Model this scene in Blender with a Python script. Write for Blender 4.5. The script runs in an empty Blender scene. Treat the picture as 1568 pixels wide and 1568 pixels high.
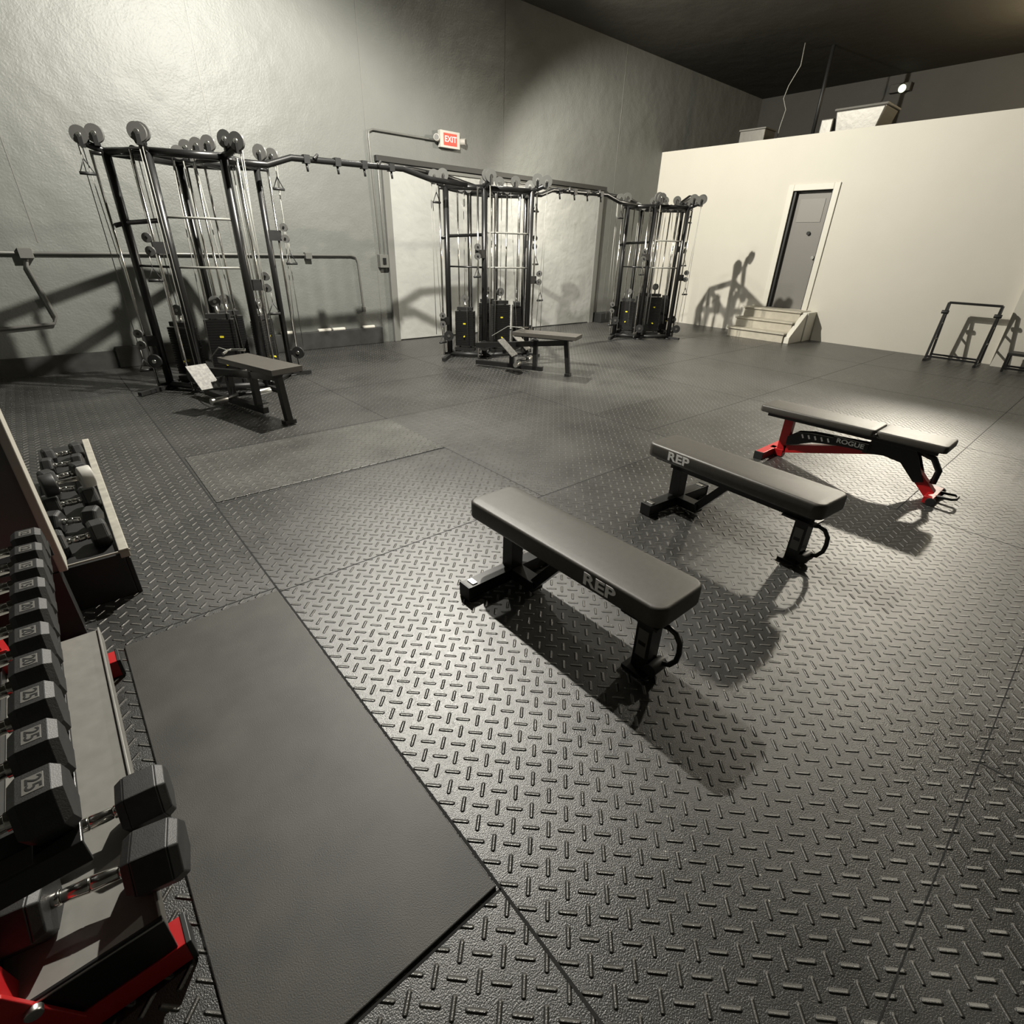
import bpy, bmesh, math, random
from mathutils import Vector, Matrix
random.seed(4)
scene=bpy.context.scene
V=Vector
# ------------------------------------------------------------ materials
def newmat(name):
    m=bpy.data.materials.new(name); m.use_nodes=True
    nt=m.node_tree; b=nt.nodes['Principled BSDF']; return m,nt,b
def N(nt,t,**k):
    n=nt.nodes.new(t)
    for a,v in k.items(): setattr(n,a,v)
    return n
def simple(name,col,rough=.5,metal=0,noise=0.0,nscale=20,bump=0.0,bscale=200,emit=None,es=0,coat=0):
    m,nt,b=newmat(name)
    b.inputs['Base Color'].default_value=(*col,1); b.inputs['Roughness'].default_value=rough; b.inputs['Metallic'].default_value=metal
    tc=N(nt,'ShaderNodeTexCoord')
    if noise>0:
        n=N(nt,'ShaderNodeTexNoise'); n.inputs['Scale'].default_value=nscale; n.inputs['Detail'].default_value=5
        nt.links.new(tc.outputs['Object'],n.inputs['Vector'])
        r=N(nt,'ShaderNodeValToRGB'); r.color_ramp.elements[0].position=.3; r.color_ramp.elements[1].position=.7
        r.color_ramp.elements[0].color=(*[c*(1-noise) for c in col],1); r.color_ramp.elements[1].color=(*[min(1,c*(1+noise)) for c in col],1)
        nt.links.new(n.outputs['Fac'],r.inputs['Fac']); nt.links.new(r.outputs['Color'],b.inputs['Base Color'])
    if bump>0:
        n2=N(nt,'ShaderNodeTexNoise'); n2.inputs['Scale'].default_value=bscale; n2.inputs['Detail'].default_value=3
        nt.links.new(tc.outputs['Object'],n2.inputs['Vector'])
        bp=N(nt,'ShaderNodeBump'); bp.inputs['Strength'].default_value=bump; bp.inputs['Distance'].default_value=.002
        nt.links.new(n2.outputs['Fac'],bp.inputs['Height']); nt.links.new(bp.outputs['Normal'],b.inputs['Normal'])
    if coat: b.inputs['Coat Weight'].default_value=coat
    if emit: b.inputs['Emission Color'].default_value=(*emit,1); b.inputs['Emission Strength'].default_value=es
    return m

def wallmat(name,col,rough=.55,big=.12,bumpd=.003,bscale=45,stretch=1.0):
    m,nt,b=newmat(name); b.inputs['Roughness'].default_value=rough
    tc=N(nt,'ShaderNodeNewGeometry')
    mp=N(nt,'ShaderNodeMapping'); mp.inputs['Scale'].default_value=(1,1,stretch); nt.links.new(tc.outputs['Position'],mp.inputs['Vector'])
    n=N(nt,'ShaderNodeTexNoise'); n.inputs['Scale'].default_value=1.3; n.inputs['Detail'].default_value=8; n.inputs['Roughness'].default_value=.6
    nt.links.new(mp.outputs['Vector'],n.inputs['Vector'])
    r=N(nt,'ShaderNodeValToRGB'); r.color_ramp.elements[0].position=.3; r.color_ramp.elements[1].position=.7
    r.color_ramp.elements[0].color=(*[c*(1-big) for c in col],1); r.color_ramp.elements[1].color=(*col,1)
    nt.links.new(n.outputs['Fac'],r.inputs['Fac']); nt.links.new(r.outputs['Color'],b.inputs['Base Color'])
    n2=N(nt,'ShaderNodeTexNoise'); n2.inputs['Scale'].default_value=bscale; n2.inputs['Detail'].default_value=4
    nt.links.new(tc.outputs['Position'],n2.inputs['Vector'])
    n3=N(nt,'ShaderNodeTexNoise'); n3.inputs['Scale'].default_value=2.2; n3.inputs['Detail'].default_value=2
    nt.links.new(tc.outputs['Position'],n3.inputs['Vector'])
    b1=N(nt,'ShaderNodeBump'); b1.inputs['Strength'].default_value=.8; b1.inputs['Distance'].default_value=bumpd
    nt.links.new(n2.outputs['Fac'],b1.inputs['Height'])
    b2=N(nt,'ShaderNodeBump'); b2.inputs['Strength'].default_value=.6; b2.inputs['Distance'].default_value=bumpd*8
    nt.links.new(n3.outputs['Fac'],b2.inputs['Height']); nt.links.new(b1.outputs['Normal'],b2.inputs['Normal'])
    nt.links.new(b2.outputs['Normal'],b.inputs['Normal'])
    return m

def math_(nt,op,a=None,b=None,c=None):
    n=N(nt,'ShaderNodeMath',operation=op)
    for i,x in enumerate((a,b,c)):
        if x is None: continue
        if isinstance(x,(int,float)): n.inputs[i].default_value=x
        else: nt.links.new(x,n.inputs[i])
    return n.outputs[0]
def treadmat(name,base=.027,angle=45,cell=.055,rough=.34):
    m,nt,b=newmat(name)
    g=N(nt,'ShaderNodeNewGeometry')
    mp=N(nt,'ShaderNodeMapping'); mp.inputs['Rotation'].default_value=(0,0,math.radians(angle)); mp.inputs['Scale'].default_value=(1/cell,)*3
    nt.links.new(g.outputs['Position'],mp.inputs['Vector'])
    s=N(nt,'ShaderNodeSeparateXYZ'); nt.links.new(mp.outputs['Vector'],s.inputs[0])
    x,y=s.outputs[0],s.outputs[1]
    fx,fy=math_(nt,'FLOOR',x),math_(nt,'FLOOR',y)
    lx=math_(nt,'SUBTRACT',math_(nt,'SUBTRACT',x,fx),.5); ly=math_(nt,'SUBTRACT',math_(nt,'SUBTRACT',y,fy),.5)
    par=math_(nt,'FLOORED_MODULO',math_(nt,'ADD',fx,fy),2.0)
    inv=math_(nt,'SUBTRACT',1.0,par)
    u=math_(nt,'ADD',math_(nt,'MULTIPLY',lx,par),math_(nt,'MULTIPLY',ly,inv))
    v=math_(nt,'ADD',math_(nt,'MULTIPLY',ly,par),math_(nt,'MULTIPLY',lx,inv))
    a=math_(nt,'MAXIMUM',math_(nt,'SUBTRACT',math_(nt,'ABSOLUTE',u),.37),0.0)
    d=math_(nt,'SQRT',math_(nt,'ADD',math_(nt,'MULTIPLY',a,a),math_(nt,'MULTIPLY',v,v)))
    mr=N(nt,'ShaderNodeMapRange',interpolation_type='SMOOTHSTEP'); nt.links.new(d,mr.inputs['Value'])
    mr.inputs['From Min'].default_value=.13; mr.inputs['From Max'].default_value=.02; mr.inputs['To Min'].default_value=0; mr.inputs['To Max'].default_value=1
    h=mr.outputs[0]
    n=N(nt,'ShaderNodeTexNoise'); n.inputs['Scale'].default_value=1.1; n.inputs['Detail'].default_value=7; n.inputs['Roughness'].default_value=.65
    nt.links.new(g.outputs['Position'],n.inputs['Vector'])
    n2=N(nt,'ShaderNodeTexNoise'); n2.inputs['Scale'].default_value=260; n2.inputs['Detail'].default_value=3
    nt.links.new(g.outputs['Position'],n2.inputs['Vector'])
    # per-mat tone variation
    s0=N(nt,'ShaderNodeSeparateXYZ'); nt.links.new(g.outputs['Position'],s0.inputs[0])
    cx=N(nt,'ShaderNodeCombineXYZ')
    nt.links.new(math_(nt,'FLOOR',math_(nt,'MULTIPLY',math_(nt,'SUBTRACT',s0.outputs[0],.52),1/1.87)),cx.inputs[0])
    nt.links.new(math_(nt,'FLOOR',math_(nt,'MULTIPLY',math_(nt,'SUBTRACT',s0.outputs[1],2.37),1/1.17)),cx.inputs[1])
    wt=N(nt,'ShaderNodeTexWhiteNoise'); nt.links.new(cx.outputs[0],wt.inputs['Vector'])
    tile=math_(nt,'MULTIPLY',math_(nt,'SUBTRACT',wt.outputs['Value'],.5),.14)
    fac=math_(nt,'ADD',n.outputs['Fac'],tile)
    vo=N(nt,'ShaderNodeTexVoronoi'); vo.inputs['Scale'].default_value=22; nt.links.new(g.outputs['Position'],vo.inputs['Vector'])
    sp=math_(nt,'LESS_THAN',vo.outputs['Distance'],.06)
    wn=N(nt,'ShaderNodeTexWhiteNoise'); nt.links.new(vo.outputs['Position'],wn.inputs['Vector'])
    sp=math_(nt,'MULTIPLY',sp,math_(nt,'GREATER_THAN',wn.outputs['Value'],.8))
    r=N(nt,'ShaderNodeValToRGB'); r.color_ramp.elements[0].position=.3; r.color_ramp.elements[1].position=.72
    r.color_ramp.elements[0].color=(base*.6,base*.59,base*.56,1); r.color_ramp.elements[1].color=(base*1.6,base*1.57,base*1.46,1)
    nt.links.new(fac,r.inputs['Fac'])
    # bar tops painted paler, so the lit relief still reads far off
    mbar=N(nt,'ShaderNodeMix',data_type='RGBA'); nt.links.new(math_(nt,'MULTIPLY',h,.85),mbar.inputs[0]); nt.links.new(r.outputs['Color'],mbar.inputs[6]); mbar.inputs[7].default_value=(.14,.137,.128,1)
    mx=N(nt,'ShaderNodeMix',data_type='RGBA'); nt.links.new(sp,mx.inputs[0]); nt.links.new(mbar.outputs[2],mx.inputs[6]); mx.inputs[7].default_value=(.35,.34,.31,1)
    nt.links.new(mx.outputs[2],b.inputs['Base Color'])
    rr=N(nt,'ShaderNodeMapRange'); nt.links.new(fac,rr.inputs['Value']); rr.inputs['From Min'].default_value=.25; rr.inputs['From Max'].default_value=.75
    rr.inputs['To Min'].default_value=rough-.06; rr.inputs['To Max'].default_value=rough+.11
    nt.links.new(math_(nt,'SUBTRACT',rr.outputs[0],math_(nt,'MULTIPLY',h,.08)),b.inputs['Roughness'])
    b.inputs['Specular IOR Level'].default_value=.95
    hh=math_(nt,'ADD',h,math_(nt,'MULTIPLY',n2.outputs['Fac'],.16))
    bp=N(nt,'ShaderNodeBump'); bp.inputs['Strength'].default_value=1; bp.inputs['Distance'].default_value=.009
    nt.links.new(hh,bp.inputs['Height']); nt.links.new(bp.outputs['Normal'],b.inputs['Normal'])
    return m

M_TREAD=treadmat('diamond_tread_rubber')
M_TREAD2=treadmat('diamond_tread_rubber_b',base=.060,rough=.28)
M_MAT=simple('smooth_rubber',(.038,.036,.032),.54,noise=.3,nscale=5,bump=.35,bscale=300)
M_SEAM=simple('seam',(.008,.008,.008),.9)
M_BACK=wallmat('painted_back_wall',(.168,.174,.162),.49,bumpd=.005)
M_DOORP=wallmat('painted_sheet_door',(.42,.425,.405),.36,bumpd=.006,bscale=14)
M_WHITE=wallmat('cream_partition',(.61,.585,.52),.6,big=.04,bumpd=.0008,bscale=60)
M_CEIL=wallmat('ceiling_dark',(.045,.041,.033),.8)
M_DARKW=wallmat('far_wall',(.045,.043,.038),.7)
M_CONC=simple('dark_kerb',(.03,.03,.028),.8,noise=.3,nscale=6)
M_BLK=simple('black_powdercoat',(.010,.010,.010),.32,bump=.1,bscale=500)
M_BLKM=simple('matte_black',(.014,.014,.014),.5)
M_RUB=simple('dumbbell_rubber',(.020,.020,.020),.5,noise=.3,nscale=30,bump=.25,bscale=350)
M_VIN=simple('bench_vinyl',(.055,.050,.043),.43,noise=.1,nscale=40,bump=.35,bscale=700)
M_CHR=simple('chrome',(.75,.74,.70),.16,1)
M_STEEL=simple('brushed_steel',(.55,.55,.52),.3,1)
M_TPL=simple('tread_plate_steel',(.17,.165,.15),.6,0,noise=.4,nscale=40,bump=1,bscale=60)
M_CAB=simple('cable_grey',(.22,.22,.20),.4)
M_PUL=simple('pulley_grey',(.10,.10,.095),.35)
M_RED=simple('red_powdercoat',(.42,.012,.014),.36)
M_WT=simple('white_print',(.95,.95,.93),.5)
M_LBL=simple('grey_label',(.12,.117,.108),.5)
M_TRIM=simple('cream_trim',(.66,.64,.57),.5)
M_TRIML=simple('panel_edge_trim',(.42,.40,.35),.5)
M_RIM=simple('beige_tray_edge',(.30,.285,.245),.6,noise=.2)
M_STAIR=simple('stair_paint',(.44,.41,.34),.6,noise=.1,nscale=9)
M_DOORWAY=simple('doorway_interior_grey',(.19,.182,.168),.5)  # tone of the lit interior beyond the doorway, put into the colour
M_DOORWAY2=simple('doorway_interior_pale',(.235,.226,.21),.5)  # paler rectangle of the interior, painted as a flat tone
M_COND=simple('galv_conduit',(.17,.17,.158),.4,.3)
M_FRAME=simple('door_frame_grey',(.17,.17,.158),.5)
M_TRACK=simple('door_track',(.03,.03,.028),.5)
M_FOIL=simple('foil_box',(.15,.145,.13),.4,.3,bump=.9,bscale=14)
M_PLAT=simple('white_box',(.55,.53,.48),.5)
M_BIN=simple('bin_lid',(.16,.155,.14),.6)
M_EXIT=simple('exit_red',(.6,.05,.03),.5,emit=(1,.05,.03),es=.7)
M_EMW=simple('lamp_lens',(.9,.9,.85),.3,emit=(.9,1,.7),es=1.2)
M_YEL=simple('yellow_tag',(.7,.6,.03),.5)
M_SHELF=simple('shelf_grey',(.20,.195,.18),.45,noise=.1)
M_PANEL=simple('grey_panel',(.09,.093,.092),.5,noise=.1,nscale=3)
M_LT=simple('light_weight_grey',(.4,.39,.36),.5)

# ------------------------------------------------------------ builder
class B_:
    def __init__(s,name): s.name=name; s.bm=bmesh.new(); s.mats=[]
    def mi(s,m):
        if m not in s.mats: s.mats.append(m)
        return s.mats.index(m)
    def _set(s,faces,m,smooth=False):
        i=s.mi(m)
        for f in faces: f.material_index=i; f.smooth=smooth
    def hexa(s,pts,m):
        vs=[s.bm.verts.new(p) for p in pts]
        fs=[s.bm.faces.new([vs[i] for i in q]) for q in ((3,2,1,0),(4,5,6,7),(0,1,5,4),(1,2,6,5),(2,3,7,6),(3,0,4,7))]
        s._set(fs,m)
    def box(s,c,size,m,rz=0,rot=None):
        R=rot if rot else Matrix.Rotation(rz,3,'Z'); c=V(c); x,y,z=[k/2 for k in size]
        s.hexa([c+R@V(p) for p in ((-x,-y,-z),(x,-y,-z),(x,y,-z),(-x,y,-z),(-x,-y,z),(x,-y,z),(x,y,z),(-x,y,z))],m)
    def b2(s,lo,hi,m):
        s.box([(a+b)/2 for a,b in zip(lo,hi)],[abs(b-a) for a,b in zip(lo,hi)],m)
    def bar(s,p0,p1,w,h,m,up=(0,0,1)):
        p0,p1=V(p0),V(p1); d=(p1-p0).normalized(); up=V(up)
        if abs(d.dot(up))>.98: up=V((0,1,0))
        sd=d.cross(up).normalized(); u=sd.cross(d).normalized()
        a=sd*w/2; b=u*h/2
        s.hexa([p0-a-b,p0+a-b,p0+a+b,p0-a+b,p1-a-b,p1+a-b,p1+a+b,p1-a+b],m)
    def cyl(s,p0,p1,r,m,seg=14,r2=None,smooth=True,rot0=0,up=None):
        p0,p1=V(p0),V(p1); d=(p1-p0).normalized(); r2=r if r2 is None else r2
        ref=V(up) if up else (V((0,0,1)) if abs(d.z)<.95 else V((1,0,0)))
        sd=d.cross(ref).normalized(); u=sd.cross(d)
        A=[];C=[]
        for i in range(seg):
            t=rot0+2*math.pi*i/seg; o=sd*math.cos(t)+u*math.sin(t)
            A.append(s.bm.verts.new(p0+o*r)); C.append(s.bm.verts.new(p1+o*r2))
        fs=[s.bm.faces.new((A[i],A[(i+1)%seg],C[(i+1)%seg],C[i])) for i in range(seg)]
        s._set(fs,m,smooth)
        s._set([s.bm.faces.new(A[::-1]),s.bm.faces.new(C)],m)
    def tube(s,pts,r,m,seg=10,closed=False):
        pts=[V(p) for p in pts]; n=len(pts); rings=[]
        ref=None
        for i,p in enumerate(pts):
            if closed: d=pts[(i+1)%n]-pts[i-1]
            else: d=(pts[min(i+1,n-1)]-pts[max(i-1,0)])
            d.normalize()
            if ref is None: ref=V((0,0,1)) if abs(d.z)<.9 else V((1,0,0))
            sd=d.cross(ref).normalized(); u=sd.cross(d).normalized(); ref=u
            rings.append([s.bm.verts.new(p+(sd*math.cos(2*math.pi*k/seg)+u*math.sin(2*math.pi*k/seg))*r) for k in range(seg)])
        fs=[]
        for i in range(n if closed else n-1):
            a,b=rings[i],rings[(i+1)%n]
            for k in range(seg): fs.append(s.bm.faces.new((a[k],a[(k+1)%seg],b[(k+1)%seg],b[k])))
        s._set(fs,m,True)
        if not closed: s._set([s.bm.faces.new(rings[0][::-1]),s.bm.faces.new(rings[-1])],m)
    def prism(s,prof,axis,a,b,m):
        def P(t,q): return V((q,t[0],t[1])) if axis=='x' else V((t[0],q,t[1])) if axis=='y' else V((t[0],t[1],q))
        A=[s.bm.verts.new(P(t,a)) for t in prof]; C=[s.bm.verts.new(P(t,b)) for t in prof]; n=len(prof)
        fs=[s.bm.faces.new((A[i],A[(i+1)%n],C[(i+1)%n],C[i])) for i in range(n)]+[s.bm.faces.new(A[::-1]),s.bm.faces.new(C)]
        s._set(fs,m)
    def pulley(s,c,ax,r,w,m=None,hub=None):
        m=m or M_PUL; c=V(c); ax=V(ax).normalized()
        s.cyl(c-ax*w/2,c-ax*w*.15,r,m,24,r2=r*.85); s.cyl(c+ax*w*.15,c+ax*w/2,r*.85,m,24,r2=r); s.cyl(c-ax*w*.2,c+ax*w*.2,r*.86,M_BLK,24)
        s.cyl(c-ax*w*.75,c+ax*w*.75,r*.28,hub or M_BLK,12)
    def done(s,loc=(0,0,0),rz=0,bevel=0,seg=2):
        bmesh.ops.recalc_face_normals(s.bm,faces=s.bm.faces[:])
        me=bpy.data.meshes.new(s.name); s.bm.to_mesh(me); s.bm.free()
        for m in s.mats: me.materials.append(m)
        o=bpy.data.objects.new(s.name,me); scene.collection.objects.link(o)
        o.location=loc; o.rotation_euler=(0,0,rz)
        if bevel:
            md=o.modifiers.new('bevel','BEVEL'); md.width=bevel; md.segments=seg; md.limit_method='ANGLE'; md.angle_limit=math.radians(40)
        return o
def text(name,body,parent,loc,rot,size,mat,ext=.0008,off=.0,sx=1,shear=0):
    cu=bpy.data.curves.new(name,'FONT'); cu.body=body; cu.size=size; cu.extrude=ext; cu.offset=off; cu.align_x='CENTER'; cu.align_y='CENTER'; cu.shear=shear
    cu.materials.append(mat)
    o=bpy.data.objects.new(name,cu); scene.collection.objects.link(o); o.parent=parent; o.location=loc; o.rotation_euler=rot; o.scale=(sx,1,1)
    return o

# ------------------------------------------------------------ room shell
XW=12.3; YB=8.9; ZC=5.35
def shell(name,lo,hi,m,bev=0):
    b=B_(name); b.b2(lo,hi,m); return b.done(bevel=bev)
shell('floor',(-4,-4,-.1),(16.6,YB+.1,0),M_TREAD)
shell('ceiling',(-4,-4,ZC),(16.7,YB+.2,ZC+.1),M_CEIL)
shell('wall_back',(-4,YB,0),(16.6,YB+.2,ZC),M_BACK)
shell('wall_far_right',(16.5,-4,0),(16.7,YB,ZC),M_DARKW)
shell('wall_side_left',(-4.2,-4,0),(-4,YB,ZC),M_BACK)
shell('wall_front',(-4,-4.2,0),(16.6,-4,ZC),M_BACK)
D0,D1,DZ0,DZ1=4.80,5.56,.57,2.76
b=B_('wall_partition')
b.b2((XW,D1,0),(XW+.15,YB,3.7),M_WHITE); b.b2((XW,-4,0),(XW+.15,D0,3.7),M_WHITE)
b.b2((XW,D0,0),(XW+.15,D1,DZ0),M_WHITE); b.b2((XW,D0,DZ1),(XW+.15,D1,3.7),M_WHITE)
b.done()
shell('wall_partition_return',(XW-.18,-4,0),(XW-.001,1.42,3.7),M_WHITE)
b=B_('trim_1')
for y0,y1,z0,z1 in ((D1,D1+.11,DZ0-.02,DZ1+.11),(D0-.11,D0,DZ0-.02,DZ1+.11),(D0,D1,DZ1,DZ1+.11)):
    b.b2((XW-.03,y0,z0),(XW+.17,y1,z1),M_TRIM)
b.done(bevel=.006)
b=B_('doorway_1')
b.b2((XW+.11,D0+.005,DZ0+.003),(XW+.148,D1-.005,DZ1-.005),M_DOORWAY)  # flat slab closing the open doorway, coloured as the grey interior
b.b2((XW+.10,D0+.14,DZ1-.55),(XW+.112,D1-.14,DZ1-.14),M_DOORWAY2)
b.b2((XW+.02,D1-.05,DZ0+.003),(XW+.112,D1-.003,DZ1-.003),M_BLKM); b.b2((XW+.02,D0+.003,DZ0+.003),(XW+.112,D0+.03,DZ1-.003),M_BLKM)
b.cyl((XW+.07,D0+.3,DZ1-.75),(XW+.115,D0+.3,DZ1-.75),.035,M_BLK)
b.cyl((XW+.06,D0+.09,DZ0+1.0),(XW+.115,D0+.09,DZ0+1.0),.03,M_STEEL)
b.done()
b=B_('entry_steps'); XS=XW-.003
for i in range(3):
    b.b2((11.28+i*.28,4.62,0),(XS,5.82,.19*(i+1)-.03),M_STAIR)
    b.b2((11.25+i*.28,4.60,.19*(i+1)-.03),(XS,5.84,.19*(i+1)),M_STAIR)
b.b2((11.9,4.48,0),(XS,4.60,.56),M_TRIM); b.b2((11.9,5.84,0),(XS,5.95,.56),M_TRIM)
b.prism([(11.3,0),(11.9,0),(11.9,.56),(11.3,.12)],'y',4.5,4.60,M_TRIM)
b.done(bevel=.006)
shell('baseboard_back_left',(-4,YB-.06,0),(.6,YB,.22),M_CONC)
b=B_('wall_kerb'); b.b2((.6,YB-.1,0),(4.55,YB,.27),M_CONC); 
for x in (2.9,3.5,3.75,4.3): b.box((x,YB-.06,.29),(.22,.06,.04),M_TRIM)
b.done(bevel=.01)
b=B_('trim_wall_joints')
for x,z0,z1 in ((2.36,1.5,ZC),(4.6,0.3,ZC),(7.38,2.9,ZC),(10.65,0,ZC),(-.9,0,ZC),(0.2,1.5,ZC)):
    b.b2((x-.006,YB-.004,z0),(x+.006,YB+.01,z1),M_FRAME)
b.done()
b=B_('door_2')
b.b2((4.92,YB-.03,.02),(10.15,YB,2.72),M_DOORP)
for x in (7.45,): b.b2((x-.01,YB-.034,.02),(x+.01,YB,2.72),M_FRAME)
b.done()
b=B_('trim_2')
b.b2((4.80,YB-.07,0),(4.92,YB,2.72),M_FRAME); b.b2((10.12,YB-.07,0),(10.26,YB,2.72),M_FRAME)
b.b2((4.70,YB-.09,2.76),(10.32,YB,2.84),M_TRACK); b.b2((4.72,YB-.06,2.70),(10.3,YB,2.75),M_FRAME)
b.done(bevel=.005)
shell('cable_junction_box',(10.35,YB-.25,0),(10.9,YB-.003,.22),M_BLKM,.01)

def conduit(name,paths,boxes):
    b=B_(name)
    for p,r in paths: b.tube(p,r,M_COND,8)
    for c,sz in boxes: b.box(c,sz,M_COND)
    return b.done(bevel=.004)
yc=YB-.035
conduit('wall_conduit',[([(.05,yc,1.39),(1.5,yc,1.40),(4.12,yc,1.41),(4.2,yc,1.39),(4.23,yc,1.32),(4.25,yc,.6)],.018),
    ([(-2,yc,1.41),(.05,yc,1.39)],.018),([(.05,yc,1.36),(.02,yc,1.25),(.12,yc,.68),(.08,yc,.60),(-.6,yc,.56)],.018)],
    [((.05,YB-.05,1.39),(.13,.1,.11)),((3.4,YB-.05,1.40),(.10,.09,.09)),((2.45,YB-.04,1.41),(.05,.06,.05)),((4.25,YB-.04,.58),(.05,.06,.08))])
conduit('wall_conduit',[([(5.9,yc,3.17),(4.70,yc,3.17),(4.63,yc,3.14),(4.62,yc,3.06),(4.66,yc,1.4)],.016),([(4.74,yc,2.7),(4.74,yc,1.4)],.016)],
    [((4.69,YB-.05,1.33),(.16,.1,.2))])
b=B_('light_switch'); b.box((4.69,YB-.105,1.33),(.06,.02,.1),M_BLK); b.done(bevel=.003)
b=B_('exit_sign'); b.box((6.12,YB-.05,3.2),(.40,.08,.24),M_PLAT); b.box((6.12,YB-.094,3.2),(.27,.01,.17),M_EXIT)
for sx in (-1,1):
    b.cyl((6.12+sx*.24,YB-.04,3.2),(6.12+sx*.30,YB-.12,3.20),.05,M_PLAT,16); b.cyl((6.12+sx*.30,YB-.12,3.20),(6.12+sx*.303,YB-.125,3.2),.042,M_LBL,16)
e=b.done(bevel=.008)
text('exit_letters','EXIT',e,(6.12,YB-.101,3.2),(math.pi/2,0,0),.12,M_WT,off=.001)
b=B_('emergency_light'); b.box((16.43,5.55,5.08),(.12,.42,.16),M_DARKW)
b.cyl((16.38,5.5,5.06),(16.32,5.48,5.04),.075,M_EMW,16)
b.done(bevel=.01)
b=B_('foil_duct_box')
b.hexa([(12.5,4.45,3.7),(13.1,4.45,3.7),(13.1,5.15,3.7),(12.5,5.15,3.7),(12.48,4.36,4.04),(13.15,4.36,4.04),(13.15,5.2,4.04),(12.48,5.2,4.04)],M_FOIL)
b.b2((12.46,4.33,4.04),(13.18,5.23,4.08),M_BIN)
b.b2((12.5,5.22,3.7),(12.9,5.45,3.95),M_FOIL)
b.done(bevel=.02)
b=B_('storage_bin'); b.b2((12.5,6.55,3.7),(12.95,7.1,3.93),M_FOIL); b.b2((12.48,6.53,3.93),(12.97,7.12,3.96),M_BIN); b.done(bevel=.01)
shell('mezzanine_deck',(XW+.16,-3.99,3.55),(16.49,YB-.01,3.7),M_DARKW)
b=B_('ceiling_pipe'); b.cyl((13.5,6.0,3.7),(13.5,6.0,ZC),.035,M_BLKM); b.cyl((13.5,6.0,3.7),(13.5,6.0,3.73),.09,M_BLKM); b.done()
b=B_('hanging_cable'); b.tube([(13.0,6.35,ZC),(13.0,6.34,5.0),(13.0,6.5,4.7),(13.0,6.55,4.5),(13.0,6.45,4.3),(13.0,6.5,4.0),(13.0,6.5,3.7)],.009,M_CAB,8); b.done()

# ------------------------------------------------------------ floor mats and joints
b=B_('floor_joints')
def vs(x,y0,y1,w=.006): b.b2((x-w/2,y0,0),(x+w/2,y1,.0008),M_SEAM)
def hs(y,x0,x1,w=.006): b.b2((x0,y-w/2,0),(x1,y+w/2,.0008),M_SEAM)
vs(.52,-3,8.3,.009); vs(2.38,2.37,8.3); vs(4.26,-.2,8.3); vs(6.38,-3,8.3); vs(8.4,-3,8.6); vs(10.3,-3,8.6); vs(2.1,-3,-.2)
hs(2.37,.52,4.26); hs(2.42,-.15,.52); hs(.59,.08,.52); hs(-.2,.52,6.38,.004); hs(3.62,.52,2.38); hs(4.7,.52,4.26); hs(2.82,4.26,12.1); hs(6.1,.52,11); hs(.65,4.26,12.1); hs(4.7,6.38,11.2); hs(7.3,-2,11)
b.done()
b=B_('smooth_rubber_mat'); b.b2((-.14,.60,0),(.512,2.375,.010),M_MAT); b.done(bevel=.003)
b=B_('tread_mat'); b.box((1.46,4.15,.0035),(1.84,1.02,.005),M_TREAD2,rz=-.012); b.done(bevel=.002)

# ------------------------------------------------------------ flat benches
def pad(b,cx,cy,z0,z1,wx,ly,m,r=.055,e=.016):
    n=7
    def outline(ins):
        o=[]; hx,hy,rr=wx/2-ins,ly/2-ins,max(r-ins,.004)
        for (sx,sy,a0) in ((1,1,0),(-1,1,90),(-1,-1,180),(1,-1,270)):
            for i in range(n):
                t=math.radians(a0+90*i/(n-1)); o.append((cx+sx*(hx-rr)+rr*math.cos(t),cy+sy*(hy-rr)+rr*math.sin(t)))
        return o
    rings=[]
    lv=[(z0,e*.8),(z0+e*.3,e*.25),(z0+e,0)]
    lv+=[(z1-e+e*math.sin(math.radians(a)),e-e*math.cos(math.radians(a))) for a in (0,25,50,75,90)]
    lv+=[(z1+.003,e+.03)]
    for z,ins in lv: rings.append([b.bm.verts.new((x,y,z)) for x,y in outline(ins)])
    fs=[]
    for a,c in zip(rings,rings[1:]):
        k=len(a)
        for i in range(k): fs.append(b.bm.faces.new((a[i],a[(i+1)%k],c[(i+1)%k],c[i])))
    fs.append(b.bm.faces.new(rings[0][::-1])); fs.append(b.bm.faces.new(rings[-1]))
    b._set(fs,m,True)
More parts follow.
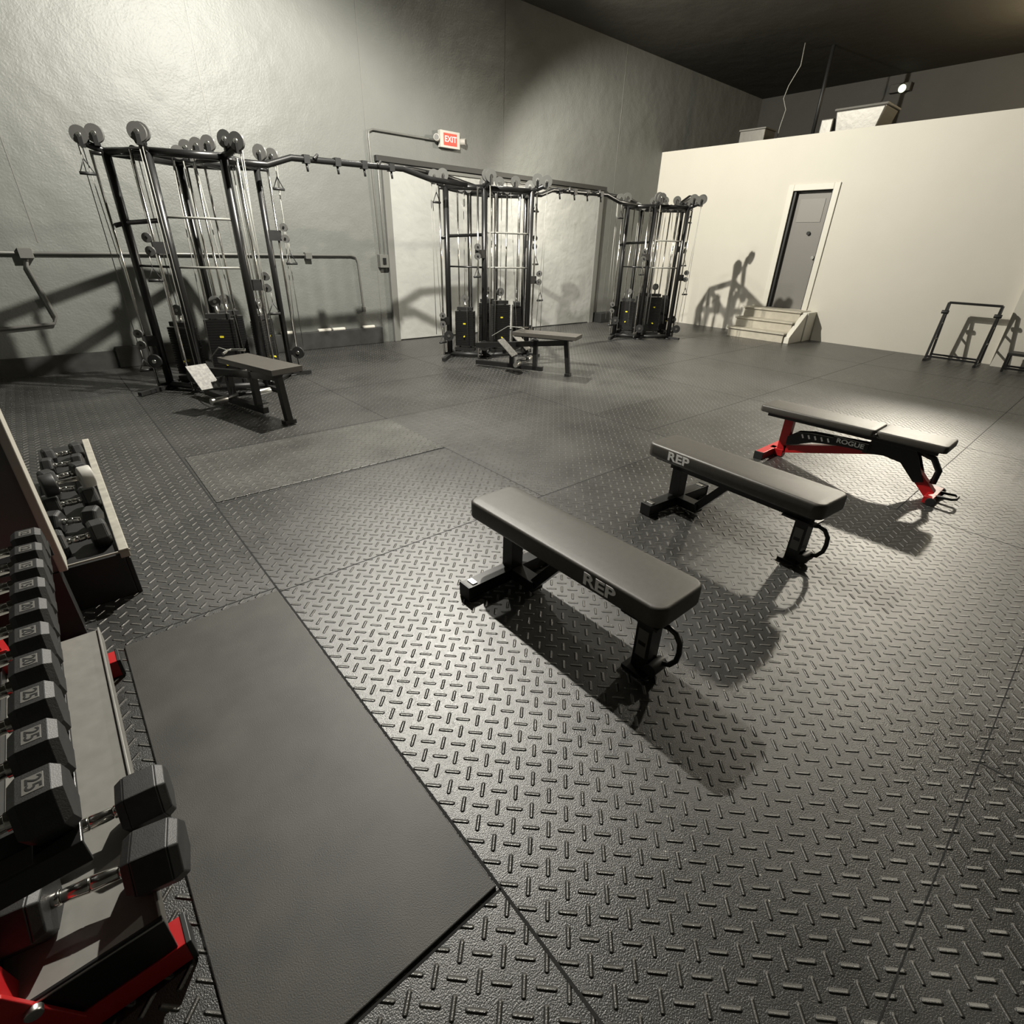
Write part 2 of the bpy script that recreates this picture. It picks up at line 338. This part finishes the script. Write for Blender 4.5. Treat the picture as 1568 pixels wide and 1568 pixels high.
def flat_bench(loc,rz,ty):
    b=B_('flat_weight_bench'); L=1.19; W=.31
    pad(b,0,0,.345,.44,W,L,M_VIN)
    b.box((0,0,.338),(.25,1.05,.014),M_BLKM)
    b.bar((0,.46,.30),(0,-.50,.30),.076,.065,M_BLK)
    b.bar((0,.40,.06),(0,.40,.31),.076,.076,M_BLK,up=(0,1,0))
    b.box((0,.40,.045),(.62,.076,.07),M_BLK); 
    for sx in (-1,1):
        b.box((sx*.315,.40,.045),(.012,.082,.078),M_BLKM); b.box((sx*.27,.40,.006),(.09,.09,.012),M_BLKM)
        b.box((sx*.27,.40,.083),(.03,.05,.006),M_STEEL)
    b.bar((0,.40,.05),(0,.20,.05),.076,.06,M_BLK); b.bar((0,.22,.05),(0,.02,.30),.05,.05,M_BLK)
    b.bar((0,-.47,.012),(0,-.47,.31),.076,.076,M_BLK,up=(0,1,0))
    b.box((0,-.47,.008),(.15,.12,.016),M_BLK)
    b.box((0,-.45,.27),(.13,.18,.012),M_BLK)
    b.box((-.0395,-.47,.15),(.002,.05,.14),M_LBL); b.box((-.041,-.47,.15),(.002,.035,.02),M_BLK)
    loop=[(0,-.505,.235),(0,-.54,.245),(0,-.575,.235),(0,-.60,.20),(0,-.605,.155),(0,-.60,.11),(0,-.575,.07),(0,-.54,.055),(0,-.505,.06)]
    for dx in (.025,): b.tube([(x+dx,y,z) for x,y,z in loop],.012,M_BLK,10)
    b.cyl((-.045,-.53,.045),(.045,-.53,.045),.028,M_BLKM,16)
    o=b.done(loc=loc,rz=rz,bevel=.004)
    t=text('side_lettering','REP',o,(-W/2-.0012,ty,.392),(math.pi/2,0,-math.pi/2),.078,M_WT,off=.0022,sx=1.35)
    return o
flat_bench((1.545,1.335,0),0,-.30)
flat_bench((3.01,1.30,0),math.radians(-5),.33)

# ------------------------------------------------------------ adjustable bench
b=B_('adjustable_weight_bench')
pad(b,0,.225,.385,.44,.30,.89,M_VIN,r=.03,e=.012); pad(b,0,-.45,.385,.44,.30,.45,M_VIN,r=.03,e=.012)
b.box((0,.235,.378),(.2,.8,.012),M_BLK); b.box((0,-.45,.378),(.2,.36,.012),M_BLK)
for s_ in (-1,1): b.bar((s_*.06,.62,.36),(s_*.06,-.62,.36),.03,.035,M_BLK)
b.bar((0,.45,.04),(0,.45,.36),.06,.075,M_RED,up=(0,1,0))
b.box((0,.54,.035),(.50,.07,.06),M_RED); b.box((0,.49,.035),(.07,.12,.06),M_RED)
for s_ in (-1,1): b.box((s_*.252,.54,.035),(.012,.076,.066),M_BLKM); b.box((s_*.22,.54,.004),(.06,.08,.008),M_BLKM)
b.bar((0,.43,.075),(0,-.40,.31),.06,.065,M_RED)
b.bar((0,-.36,.335),(0,-.66,.04),.065,.07,M_RED)
for s_ in (-1,1):
    b.prism([(-.2,.36),(-.48,.36),(-.60,.12),(-.54,.10),(-.42,.22),(-.30,.24),(-.15,.22)],'x',s_*.036-.004,s_*.036+.004,M_BLK)
    ys=[(.42,.12),(.42,.20),(.36,.25),(.24,.275),(.05,.285),(-.2,.30),(-.2,.245),(.05,.225),(.22,.20),(.33,.15)]
    b.prism(ys,'x',s_*.045-.003,s_*.045+.003,M_BLK)
    for i in range(9): b.box((s_*.052,.30-i*.05,.235+i*.0045),(.004,.014,.035),M_WT,rot=Matrix.Rotation(-.5,3,'X'))
b.box((-.05,-.06,.27),(.012,.26,.06),M_BLK)
b.box((0,-.68,.035),(.30,.06,.05),M_RED); 
for s_ in (-1,1): b.cyl((s_*.13,-.70,.03),(s_*.16,-.70,.03),.03,M_BLKM,16)
b.tube([(-.06,-.69,.05),(-.06,-.80,.06),(-.03,-.82,.06),(.03,-.82,.06),(.06,-.80,.06),(.06,-.69,.05)],.010,M_BLK)
b.tube([(0,-.50,.33),(0,-.60,.30),(0,-.655,.22),(0,-.65,.12)],.022,M_BLK)
b.cyl((-.18,-.23,.41),(.18,-.23,.41),.012,M_BLK)
o=b.done(loc=(4.67,1.22,0),bevel=.003)
text('side_lettering','ROGUE',o,(-.0572,-.06,.272),(math.pi/2,0,-math.pi/2),.05,M_WT,off=.0012,sx=1.2)

# ------------------------------------------------------------ cable machine towers
def stack(b,cx,cy,rz,h,top=2.28):
    R=Matrix.Rotation(rz,3,'Z')
    def L(x,y,z): return R@V((x,y,0))+V((cx,cy,z))
    n=int(h/.028)
    for i in range(n): b.box((cx,cy,.16+i*.028),(.30,.13,.025),M_BLK,rz=rz)
    b.box((cx,cy,.10),(.32,.15,.05),M_BLKM,rz=rz)
    zt=.16+n*.028
    b.box((cx,cy,zt+.02),(.24,.10,.05),M_BLKM,rz=rz)
    for s_ in (-1,1): b.cyl(L(s_*.09,0,.06),L(s_*.09,0,top),.0125,M_CHR,10)
    b.cyl(L(0,0,zt),L(0,0,zt+.12),.018,M_STEEL,10)
    b.cyl(L(0,0,zt+.1),L(0,0,top),.005,M_CAB,6)
    b.pulley(L(0,0,zt+.17),R@V((0,1,0)),.06,.03,hub=M_STEEL)
    b.cyl(L(0,-.068,.3),L(0,-.10,.3),.012,M_YEL,8)
    b.box(L(0,-.067,zt-.2),(.04,.004,.02),M_YEL,rz=rz)
    b.pulley(L(-.03,0,top+.07),(R@V((0,1,0))),.06,.03); b.pulley(L(.08,0,top+.05),(R@V((0,1,0))),.05,.03)
def handle(b,p):
    p=V(p); b.cyl(p,p+V((0,0,-.10)),.004,M_CAB,6)
    q=p+V((0,0,-.10)); b.tube([q,q+V((.06,0,-.12)),q+V((-.06,0,-.12)),q],.006,M_BLKM,6)
    b.cyl(q+V((-.065,0,-.12)),q+V((.065,0,-.12)),.015,M_BLKM,10)
def tower(cx,cy,rz,sx=1,sy=1,hook=False):
    b=B_('cable_machine'); T=2.33
    P={k:(x*sx,y*sy) for k,(x,y) in dict(A=(-.68,.20),B=(-.40,-.22),C=(.22,-.45),D=(.70,.10),E=(.02,.55),G=(.45,.45)).items()}
    def p(k,z): return V((P[k][0],P[k][1],z))
    for k in 'ABCDEG': 
        b.cyl(p(k,.0),p(k,T),.042 if k in 'ABC' else .035,M_BLK,16); b.cyl(p(k,0),p(k,.02),.07,M_BLKM,16)
    for k0,k1 in ('AB','BC','CD','DG','GE','EA','EC','BG'):
        b.cyl(p(k0,T),p(k1,T),.036,M_BLK,14); 
    for k0,k1 in ('AB','BC','CD','DG','GE','EA'):
        b.cyl(p(k0,.05),p(k1,.05),.034,M_BLKM,12)
    for k,d in (('A',(-.14,.06)),('B',(-.06,-.14)),('C',(.08,-.14)),('D',(.16,.02))):
        q=p(k,T); b.tube([q,q+V((d[0]*.5,d[1]*.5,.03)),q+V((d[0],d[1],.06)),q+V((d[0]*1.3,d[1]*1.3,.05))],.034,M_BLK,10)
        for s_,o in ((0,0),(1,.6)):
            c=q+V((d[0]*(1.2-o*1.4),d[1]*(1.2-o*1.4)-.03,.12+.02*s_))
            b.pulley(c,(.45,.9,0) if k in 'AB' else (.75,.65,0),.078,.035,hub=M_STEEL)
            b.box(c-V((0,0,.05)),(.05,.05,.10),M_BLK)
        e=q+V((d[0]*1.4,d[1]*1.4,.06)); f=V((e.x,e.y,.35))
        b.cyl(e,f,.0045,M_CAB,6)
        b.cyl(e+V((.03,.02,0)),V((e.x*.9,e.y*.9,.3)),.0045,M_CAB,6)
    for t in (.25,.5,.75):
        c=p('E',T+.13).lerp(p('C',T+.13),t); b.pulley(c,(.6,.75,0),.07,.035,hub=M_STEEL); b.box(c-V((0,0,.07)),(.06,.06,.12),M_BLK)
    for k,dx,z in (('B',-.13,1.5),('C',.12,1.15),('D',.12,1.65),('A',-.12,.55)):
        x,y=P[k]; b.cyl((x+dx,y,.04),(x+dx,y,T),.014,M_CHR,10)
        b.box((x+dx*.6,y,z),(abs(dx)+.03,.07,.11),M_BLKM); b.pulley((x+dx*1.5,y-.06,z-.03),(.5,.8,0),.045,.03); b.pulley((x+dx*1.5,y-.06,z+.09),(.5,.8,0),.045,.03)
        for zz in (T-.02,.06): b.cyl((x,y,zz),(x+dx,y,zz),.018,M_BLK,10)
        handle(b,(x+dx*1.7,y-.08,z-.08))
    for k,dx in (('D',.2),('A',-.2)): handle(b,(P[k][0]+dx,P[k][1]-.04,T+.02))
    stack(b,-.10*sx,-.22*sy,math.radians(-20),.66); stack(b,.40*sx,-.06*sy,math.radians(48),.60)
    stack(b,-.42*sx,.16*sy,math.radians(-55),.55); stack(b,.12*sx,.28*sy,math.radians(0),.62)
    for z in (1.32,1.78):
        b.tube([p('B',z),p('B',z).lerp(p('C',z),.5)+V((-.02,-.05,0)),p('C',z)],.012,M_CAB,8)
    b.tube([p('A',1.32),p('B',1.32)],.012,M_BLK,8); b.tube([p('A',1.72)+V((-.10,-.02,-.03)),p('A',1.72),p('B',1.75)],.022,M_BLK,8)
    for k,dz in (('A',.34),('B',.22),('C',.20),('D',.3)):
        x,y=P[k]; b.pulley((x-.10 if k in 'AB' else x+.1,y-.10,dz),(.6,.7,0),.075,.035,m=M_BLKM,hub=M_STEEL); b.bar((x,y,dz),(x-.10 if k in 'AB' else x+.1,y-.10,dz),.04,.06,M_BLKM)
    b.bar(p('A',.03),p('A',.03)+V((-.35,-.25,0)),.05,.04,M_BLKM); b.bar(p('C',.03),p('C',.03)+V((.05,-.25,0)),.05,.04,M_BLKM); b.bar(p('D',.03),p('D',.03)+V((.25,-.05,0)),.05,.04,M_BLKM)
    for (x0,y0,x1,y1) in ((-.2,-.25,-.28,-.3),(-.02,-.3,.05,-.42),(.3,-.2,.36,-.26),(-.5,.05,-.52,0),(.5,.05,.55,0)):
        b.cyl((x0*sx,y0*sy,T+.05),(x1*sx,y1*sy,.3),.005,M_CAB,6)
    if hook:
        q=p('D',T); 
        b.tube([p('C',T),q+V((-.25,-.15,.10)),q+V((0,-.12,.22)),q+V((.22,-.15,.22)),q+V((.34,-.18,.14))],.036,M_BLK,12)
        b.pulley(q+V((.30,-.20,.20)),(.5,.8,0),.085,.04,hub=M_STEEL)
    return b.done(loc=(cx,cy,0),rz=rz)
t1=tower(1.60,7.05,0); t2=tower(5.62,6.95,math.radians(6),1.15,1.1); t3=tower(9.5,6.72,math.radians(-8),1.0,1.0,True)
bpy.context.view_layer.update()
def beam(p2,extra,par):
    b=B_('crossover_bar'); b.tube(p2,.034,M_BLK,12)
    if extra: b.tube(extra,.03,M_BLK,12)
    a,c=V(p2[2]),V(p2[3])
    for t in (.12,.38,.62,.88):
        q=a.lerp(c,t); b.box(q+V((0,0,-.0)),(.07,.085,.085),M_BLKM); b.cyl(q+V((0,0,-.03)),q+V((0,-.02,-.12)),.014,M_BLKM,8)
    for t in (.2,.75):
        q=a.lerp(c,t); b.tube([q,q+V((-.05,-.18,.03)),q+V((-.12,-.24,-.02))],.016,M_BLKM,8)
    o=b.done(); o.parent=par; o.matrix_parent_inverse=par.matrix_world.inverted()
    return o
beam([(1.9,6.9,2.33),(2.35,6.95,2.34),(2.65,7.0,2.44),(4.1,7.0,2.47),(4.45,6.9,2.38),(4.95,6.75,2.34)],[(3.9,7.03,2.47),(4.3,7.15,2.50),(4.9,7.2,2.47),(5.6,7.2,2.36)],t1)
beam([(6.2,6.9,2.34),(6.55,6.95,2.35),(6.85,7.0,2.44),(8.2,7.0,2.47),(8.5,6.95,2.38),(8.95,6.85,2.34)],[(8.0,7.03,2.47),(8.4,7.2,2.50),(9.0,7.15,2.47),(9.5,7.1,2.36)],t3)

# seated row benches
def rowbench(p0,p1):
    b=B_('seated_row_bench'); p0=V(p0);p1=V(p1); d=(p1-p0); L=d.length; ang=math.atan2(d.y,d.x)
    bb=b
    bb.box((L-.46,0,.53),(.92,.32,.05),M_VIN)
    bb.box((L-.49,0,.495),(.85,.2,.02),M_BLKM)
    bb.bar((-.25,0,.30),(L-.15,0,.45),.06,.07,M_BLK)
    bb.bar((-.25,0,.06),(L-.5,0,.06),.06,.06,M_BLK)
    bb.bar((L-.12,0,.03),(L-.18,0,.48),.06,.06,M_BLK,up=(0,1,0)); bb.box((L-.12,0,.02),(.07,.12,.04),M_BLK)
    bb.bar((L-.62,0,.03),(L-.62,0,.45),.06,.06,M_BLK,up=(0,1,0)); 
    for s_ in (-1,1):
        R=Matrix.Rotation(math.radians(42),3,'Y')
        bb.box((.36,s_*.27,.36),(.30,.20,.014),M_TPL,rot=R); bb.box((.34,s_*.27,.335),(.26,.05,.03),M_BLK,rot=R)
        bb.bar((.32,0,.30),(.32,s_*.3,.30),.05,.05,M_BLK)
        bb.cyl((.5,s_*.16,.14),(.5,s_*.32,.14),.035,M_STEEL,12); bb.cyl((.42,0,.14),(.5,s_*.2,.14),.02,M_BLK,10)
    bb.bar((.32,0,.06),(.32,0,.33),.06,.06,M_BLK,up=(0,1,0))
    bb.tube([(.55,-.12,.59),(.45,-.02,.60),(.38,.05,.59),(.5,.14,.59)],.012,M_CHR); bb.tube([(.45,-.02,.60),(.25,0,.60),(.0,0,.45)],.006,M_CAB,6)
    return b.done(loc=(p0.x,p0.y,0),rz=ang,bevel=.006)
rowbench((1.22,6.35,0),(1.57,4.98,0))
rowbench((4.85,6.05,0),(5.45,4.90,0))

# attachment rack by partition
b=B_('attachment_rack')
def fr(x0,x1,y0,y1,z):
    b.bar((x0,y0,.02),(x1,y0,z),.035,.035,M_BLK,up=(0,1,0)); b.bar((x0,y1,.02),(x1,y1,z),.035,.035,M_BLK,up=(0,1,0))
    b.bar((x1,y0,z),(x1,y1,z),.035,.035,M_BLK); b.bar((x0,y0,.08),(x0,y1,.08),.03,.03,M_BLK)
fr(11.68,11.88,1.55,2.26,.95); fr(12.02,11.94,1.55,2.26,.95)
for y in (1.55,2.26):
    b.bar((11.62,y,.02),(12.06,y,.02),.04,.04,M_BLK); b.bar((11.74,y,.36),(12.0,y,.36),.025,.025,M_BLK); b.bar((11.8,y,.62),(11.97,y,.62),.025,.025,M_BLK)
    b.cyl((11.84,y-.05,.80),(11.84,y+.05,.80),.03,M_BLKM)
b.done(bevel=.003)
b=B_('step_stool')
b.b2((11.62,.83,.26),(11.95,1.21,.30),M_BLKM)
for x in (11.64,11.93):
    for y in (.85,1.19): b.bar((x,y,0),(x,y,.27),.035,.035,M_BLK,up=(0,1,0))
b.bar((11.64,.85,.06),(11.64,1.19,.06),.03,.03,M_BLK); b.bar((11.93,.85,.06),(11.93,1.19,.06),.03,.03,M_BLK)
b.done(bevel=.004)

# ------------------------------------------------------------ dumbbells
def dumbbell(c,R,l,h=.125,rz=0,m=None,num=None):
    m=m or M_RUB
    b=B_('hex_dumbbell')
    for s_ in (-1,1):
        x0=s_*h/2; x1=s_*(h/2+l); ch=l*.18
        b.cyl((x0,0,0),(x0+s_*ch,0,0),R*.84,m,6,r2=R,smooth=False,up=(0,0,1))
        b.cyl((x0+s_*ch,0,0),(x1-s_*ch,0,0),R,m,6,smooth=False,up=(0,0,1))
        b.cyl((x1-s_*ch,0,0),(x1,0,0),R,m,6,r2=R*.84,smooth=False,up=(0,0,1))
        if num: b.box(((x0+x1)/2,0,R*.866+.0004),(l*.40,R*.6,.001),M_LBL)
    b.cyl((-h/2-.01,0,0),(-h/2+.015,0,0),.017,M_CHR,16); b.cyl((h/2-.015,0,0),(h/2+.01,0,0),.017,M_CHR,16)
    b.cyl((-h/2+.015,0,0),(0,0,0),.0145,M_CHR,16,r2=.018); b.cyl((0,0,0),(h/2-.015,0,0),.018,M_CHR,16,r2=.0145)
    o=b.done(loc=(c[0],c[1],c[2]+R*.866),rz=rz,bevel=.003)
    if num: text('weight_number',num,o,(h/2+l/2,0,R*.866+.0012),(0,0,-math.pi/2),R*.5,M_BLKM,ext=.0004,off=.0003)
    return o
b=B_('dumbbell_rack')
Y0,Y1=.91,2.26; TZ=.625
for y in (.995,2.22):
    b.bar((-.62,y,.045),(-.165,y,.045),.075,.075,M_RED); b.box((-.162,y,.045),(.012,.08,.08),M_BLKM)
    b.bar((-.46,y,.05),(-.50,y,TZ-.04),.075,.075,M_RED,up=(0,1,0))
    b.prism([(-.36,.08),(-.62,.08),(-.56,.30),(-.43,.30)],'y',y-.048,y-.038,M_RED)
    for x,z in ((-.44,.13),(-.41,.21)): b.cyl((x,y-.06,z),(x,y-.045,z),.016,M_STEEL,12)
    b.bar((-.50,y,TZ-.04),(-.24,y,TZ-.04),.05,.05,M_BLK); b.bar((-.48,y,.17),(-.20,y,.17),.05,.05,M_BLK)
for x in (-.25,-.46): b.b2((x-.035,Y0,TZ-.012),(x+.035,Y1,TZ),M_BLK)
b.b2((-.505,Y0,TZ-.05),(-.498,Y1,TZ+.05),M_BLK)
for yy in (Y0,Y1): b.b2((-.505,yy-.004,TZ-.06),(-.215,yy+.004,TZ),M_BLK)
b.b2((-.46,.97,.195),(-.19,2.26,.205),M_SHELF); b.b2((-.19,.97,.15),(-.183,2.26,.215),M_SHELF); b.b2((-.46,.962,.08),(-.183,.97,.215),M_BLK)
b.b2((-.46,.958,.205),(-.183,.962,.212),M_STEEL)
b.b2((-.467,.97,.15),(-.46,2.26,.24),M_BLK)
b.done(bevel=.002)
y=.975
for i,nn in enumerate(('25','25','25','20','20','20','15','15','12','12')):
    R=.066-.0007*i
    dumbbell((-.348,y,TZ),R,.076,.125,num=nn); y+=.132-.001*i
dumbbell((-.285,1.10,.2055),.080,.115,.14,rz=-.20); dumbbell((-.275,1.275,.2055),.076,.11,.13,rz=-.08)

# second low stand
b=B_('dumbbell_stand')
b.b2((-.30,2.80,0),(-.03,4.75,.235),M_BLKM); b.b2((-.045,2.79,.215),(-.005,4.76,.262),M_RIM); b.b2((-.30,2.79,.245),(0,2.80,.255),M_RIM)
b.b2((-.03,2.80,0),(-.01,4.75,.205),M_BLKM)
b.done(bevel=.004)
yy=2.88
for R,l,rz in ((.072,.075,.1),(.066,.07,-.3),(.072,.075,.12),(.062,.07,-.25),(.066,.07,.3),(.06,.06,-.1),(.06,.06,.2)):
    dumbbell((-.170+random.uniform(-.01,.01),yy+R,.236),R,l,.09,rz=rz); yy+=2*R+.11
b=B_('round_dumbbell')
b.cyl((-.06,0,0),(.06,0,0),.014,M_CHR)
for s_ in (-1,1): b.cyl((s_*.05,0,0),(s_*.11,0,0),.06,M_BLKM if s_<0 else M_LT,24)
b.done(loc=(-.15,3.42,.43),rz=.15,bevel=.008)

shell('wall_left',(-1.9,2.60,.33),(-.255,2.70,3.4),M_PANEL)
shell('baseboard_left',(-1.9,2.59,0),(-.255,2.71,.33),M_BLKM)
shell('trim_left',(-.255,2.585,.33),(-.225,2.715,3.4),M_TRIML,.004)

# ------------------------------------------------------------ lights
def lamp(name,loc,e,col,r,typ='POINT',size=2.4,blend=.6,target=None):
    l=bpy.data.lights.new(name,typ); l.energy=e; l.color=col; l.shadow_soft_size=r
    if typ=='SPOT': l.spot_size=size; l.spot_blend=blend
    o=bpy.data.objects.new(name,l); scene.collection.objects.link(o); o.location=loc
    if target: o.rotation_euler=(V(target)-V(loc)).to_track_quat('-Z','Y').to_euler()
    return o
lamp('work_light',(2.85,4.95,4.65),1800,(1,.96,.86),.045,'SPOT',math.radians(170),.35,(2.85-.25,4.95+.32,4.65-.91))
lamp('high_bay_light',(5.0,7.5,5.1),200,(1,.96,.86),.07,'SPOT',math.radians(142),.35,(5.6,3.0,0))
lamp('high_bay_light',(5.8,7.3,5.1),2150,(1,.95,.83),.05,'SPOT',math.radians(122),.4,(11.6,4.2,.6))
lamp('high_bay_light',(13.5,2.4,4.6),1600,(1,.93,.78),.12,'SPOT',math.radians(130),.4,(4,.5,0))
lamp('ceiling_glow_fill',(13.9,2.2,4.75),120,(1,.80,.50),.15)  # extra point lamp, added for the warm glow on the ceiling
w=bpy.data.worlds.new('World'); scene.world=w; w.use_nodes=True
w.node_tree.nodes['Background'].inputs[0].default_value=(.8,.85,.8,1); w.node_tree.nodes['Background'].inputs[1].default_value=.03
scene.view_settings.view_transform='Standard'
scene.view_settings.look='None'
scene.view_settings.exposure=0.27

# ------------------------------------------------------------ camera
f=782.0
A=V((19-784,-(356-784),-f)).normalized(); Bx=V((1793-784,-(408-784),-f)).normalized()
Bx=(Bx-A*A.dot(Bx)).normalized(); U=Bx.cross(A)
Rm=Matrix((Bx,A,U))
cam=bpy.data.cameras.new('Camera'); co=bpy.data.objects.new('Camera',cam); scene.collection.objects.link(co)
co.matrix_world=Matrix.Translation((0,0,1.6))@Rm.to_4x4()
cam.sensor_width=36; cam.lens=782/1568*36; cam.clip_start=.05
scene.camera=co
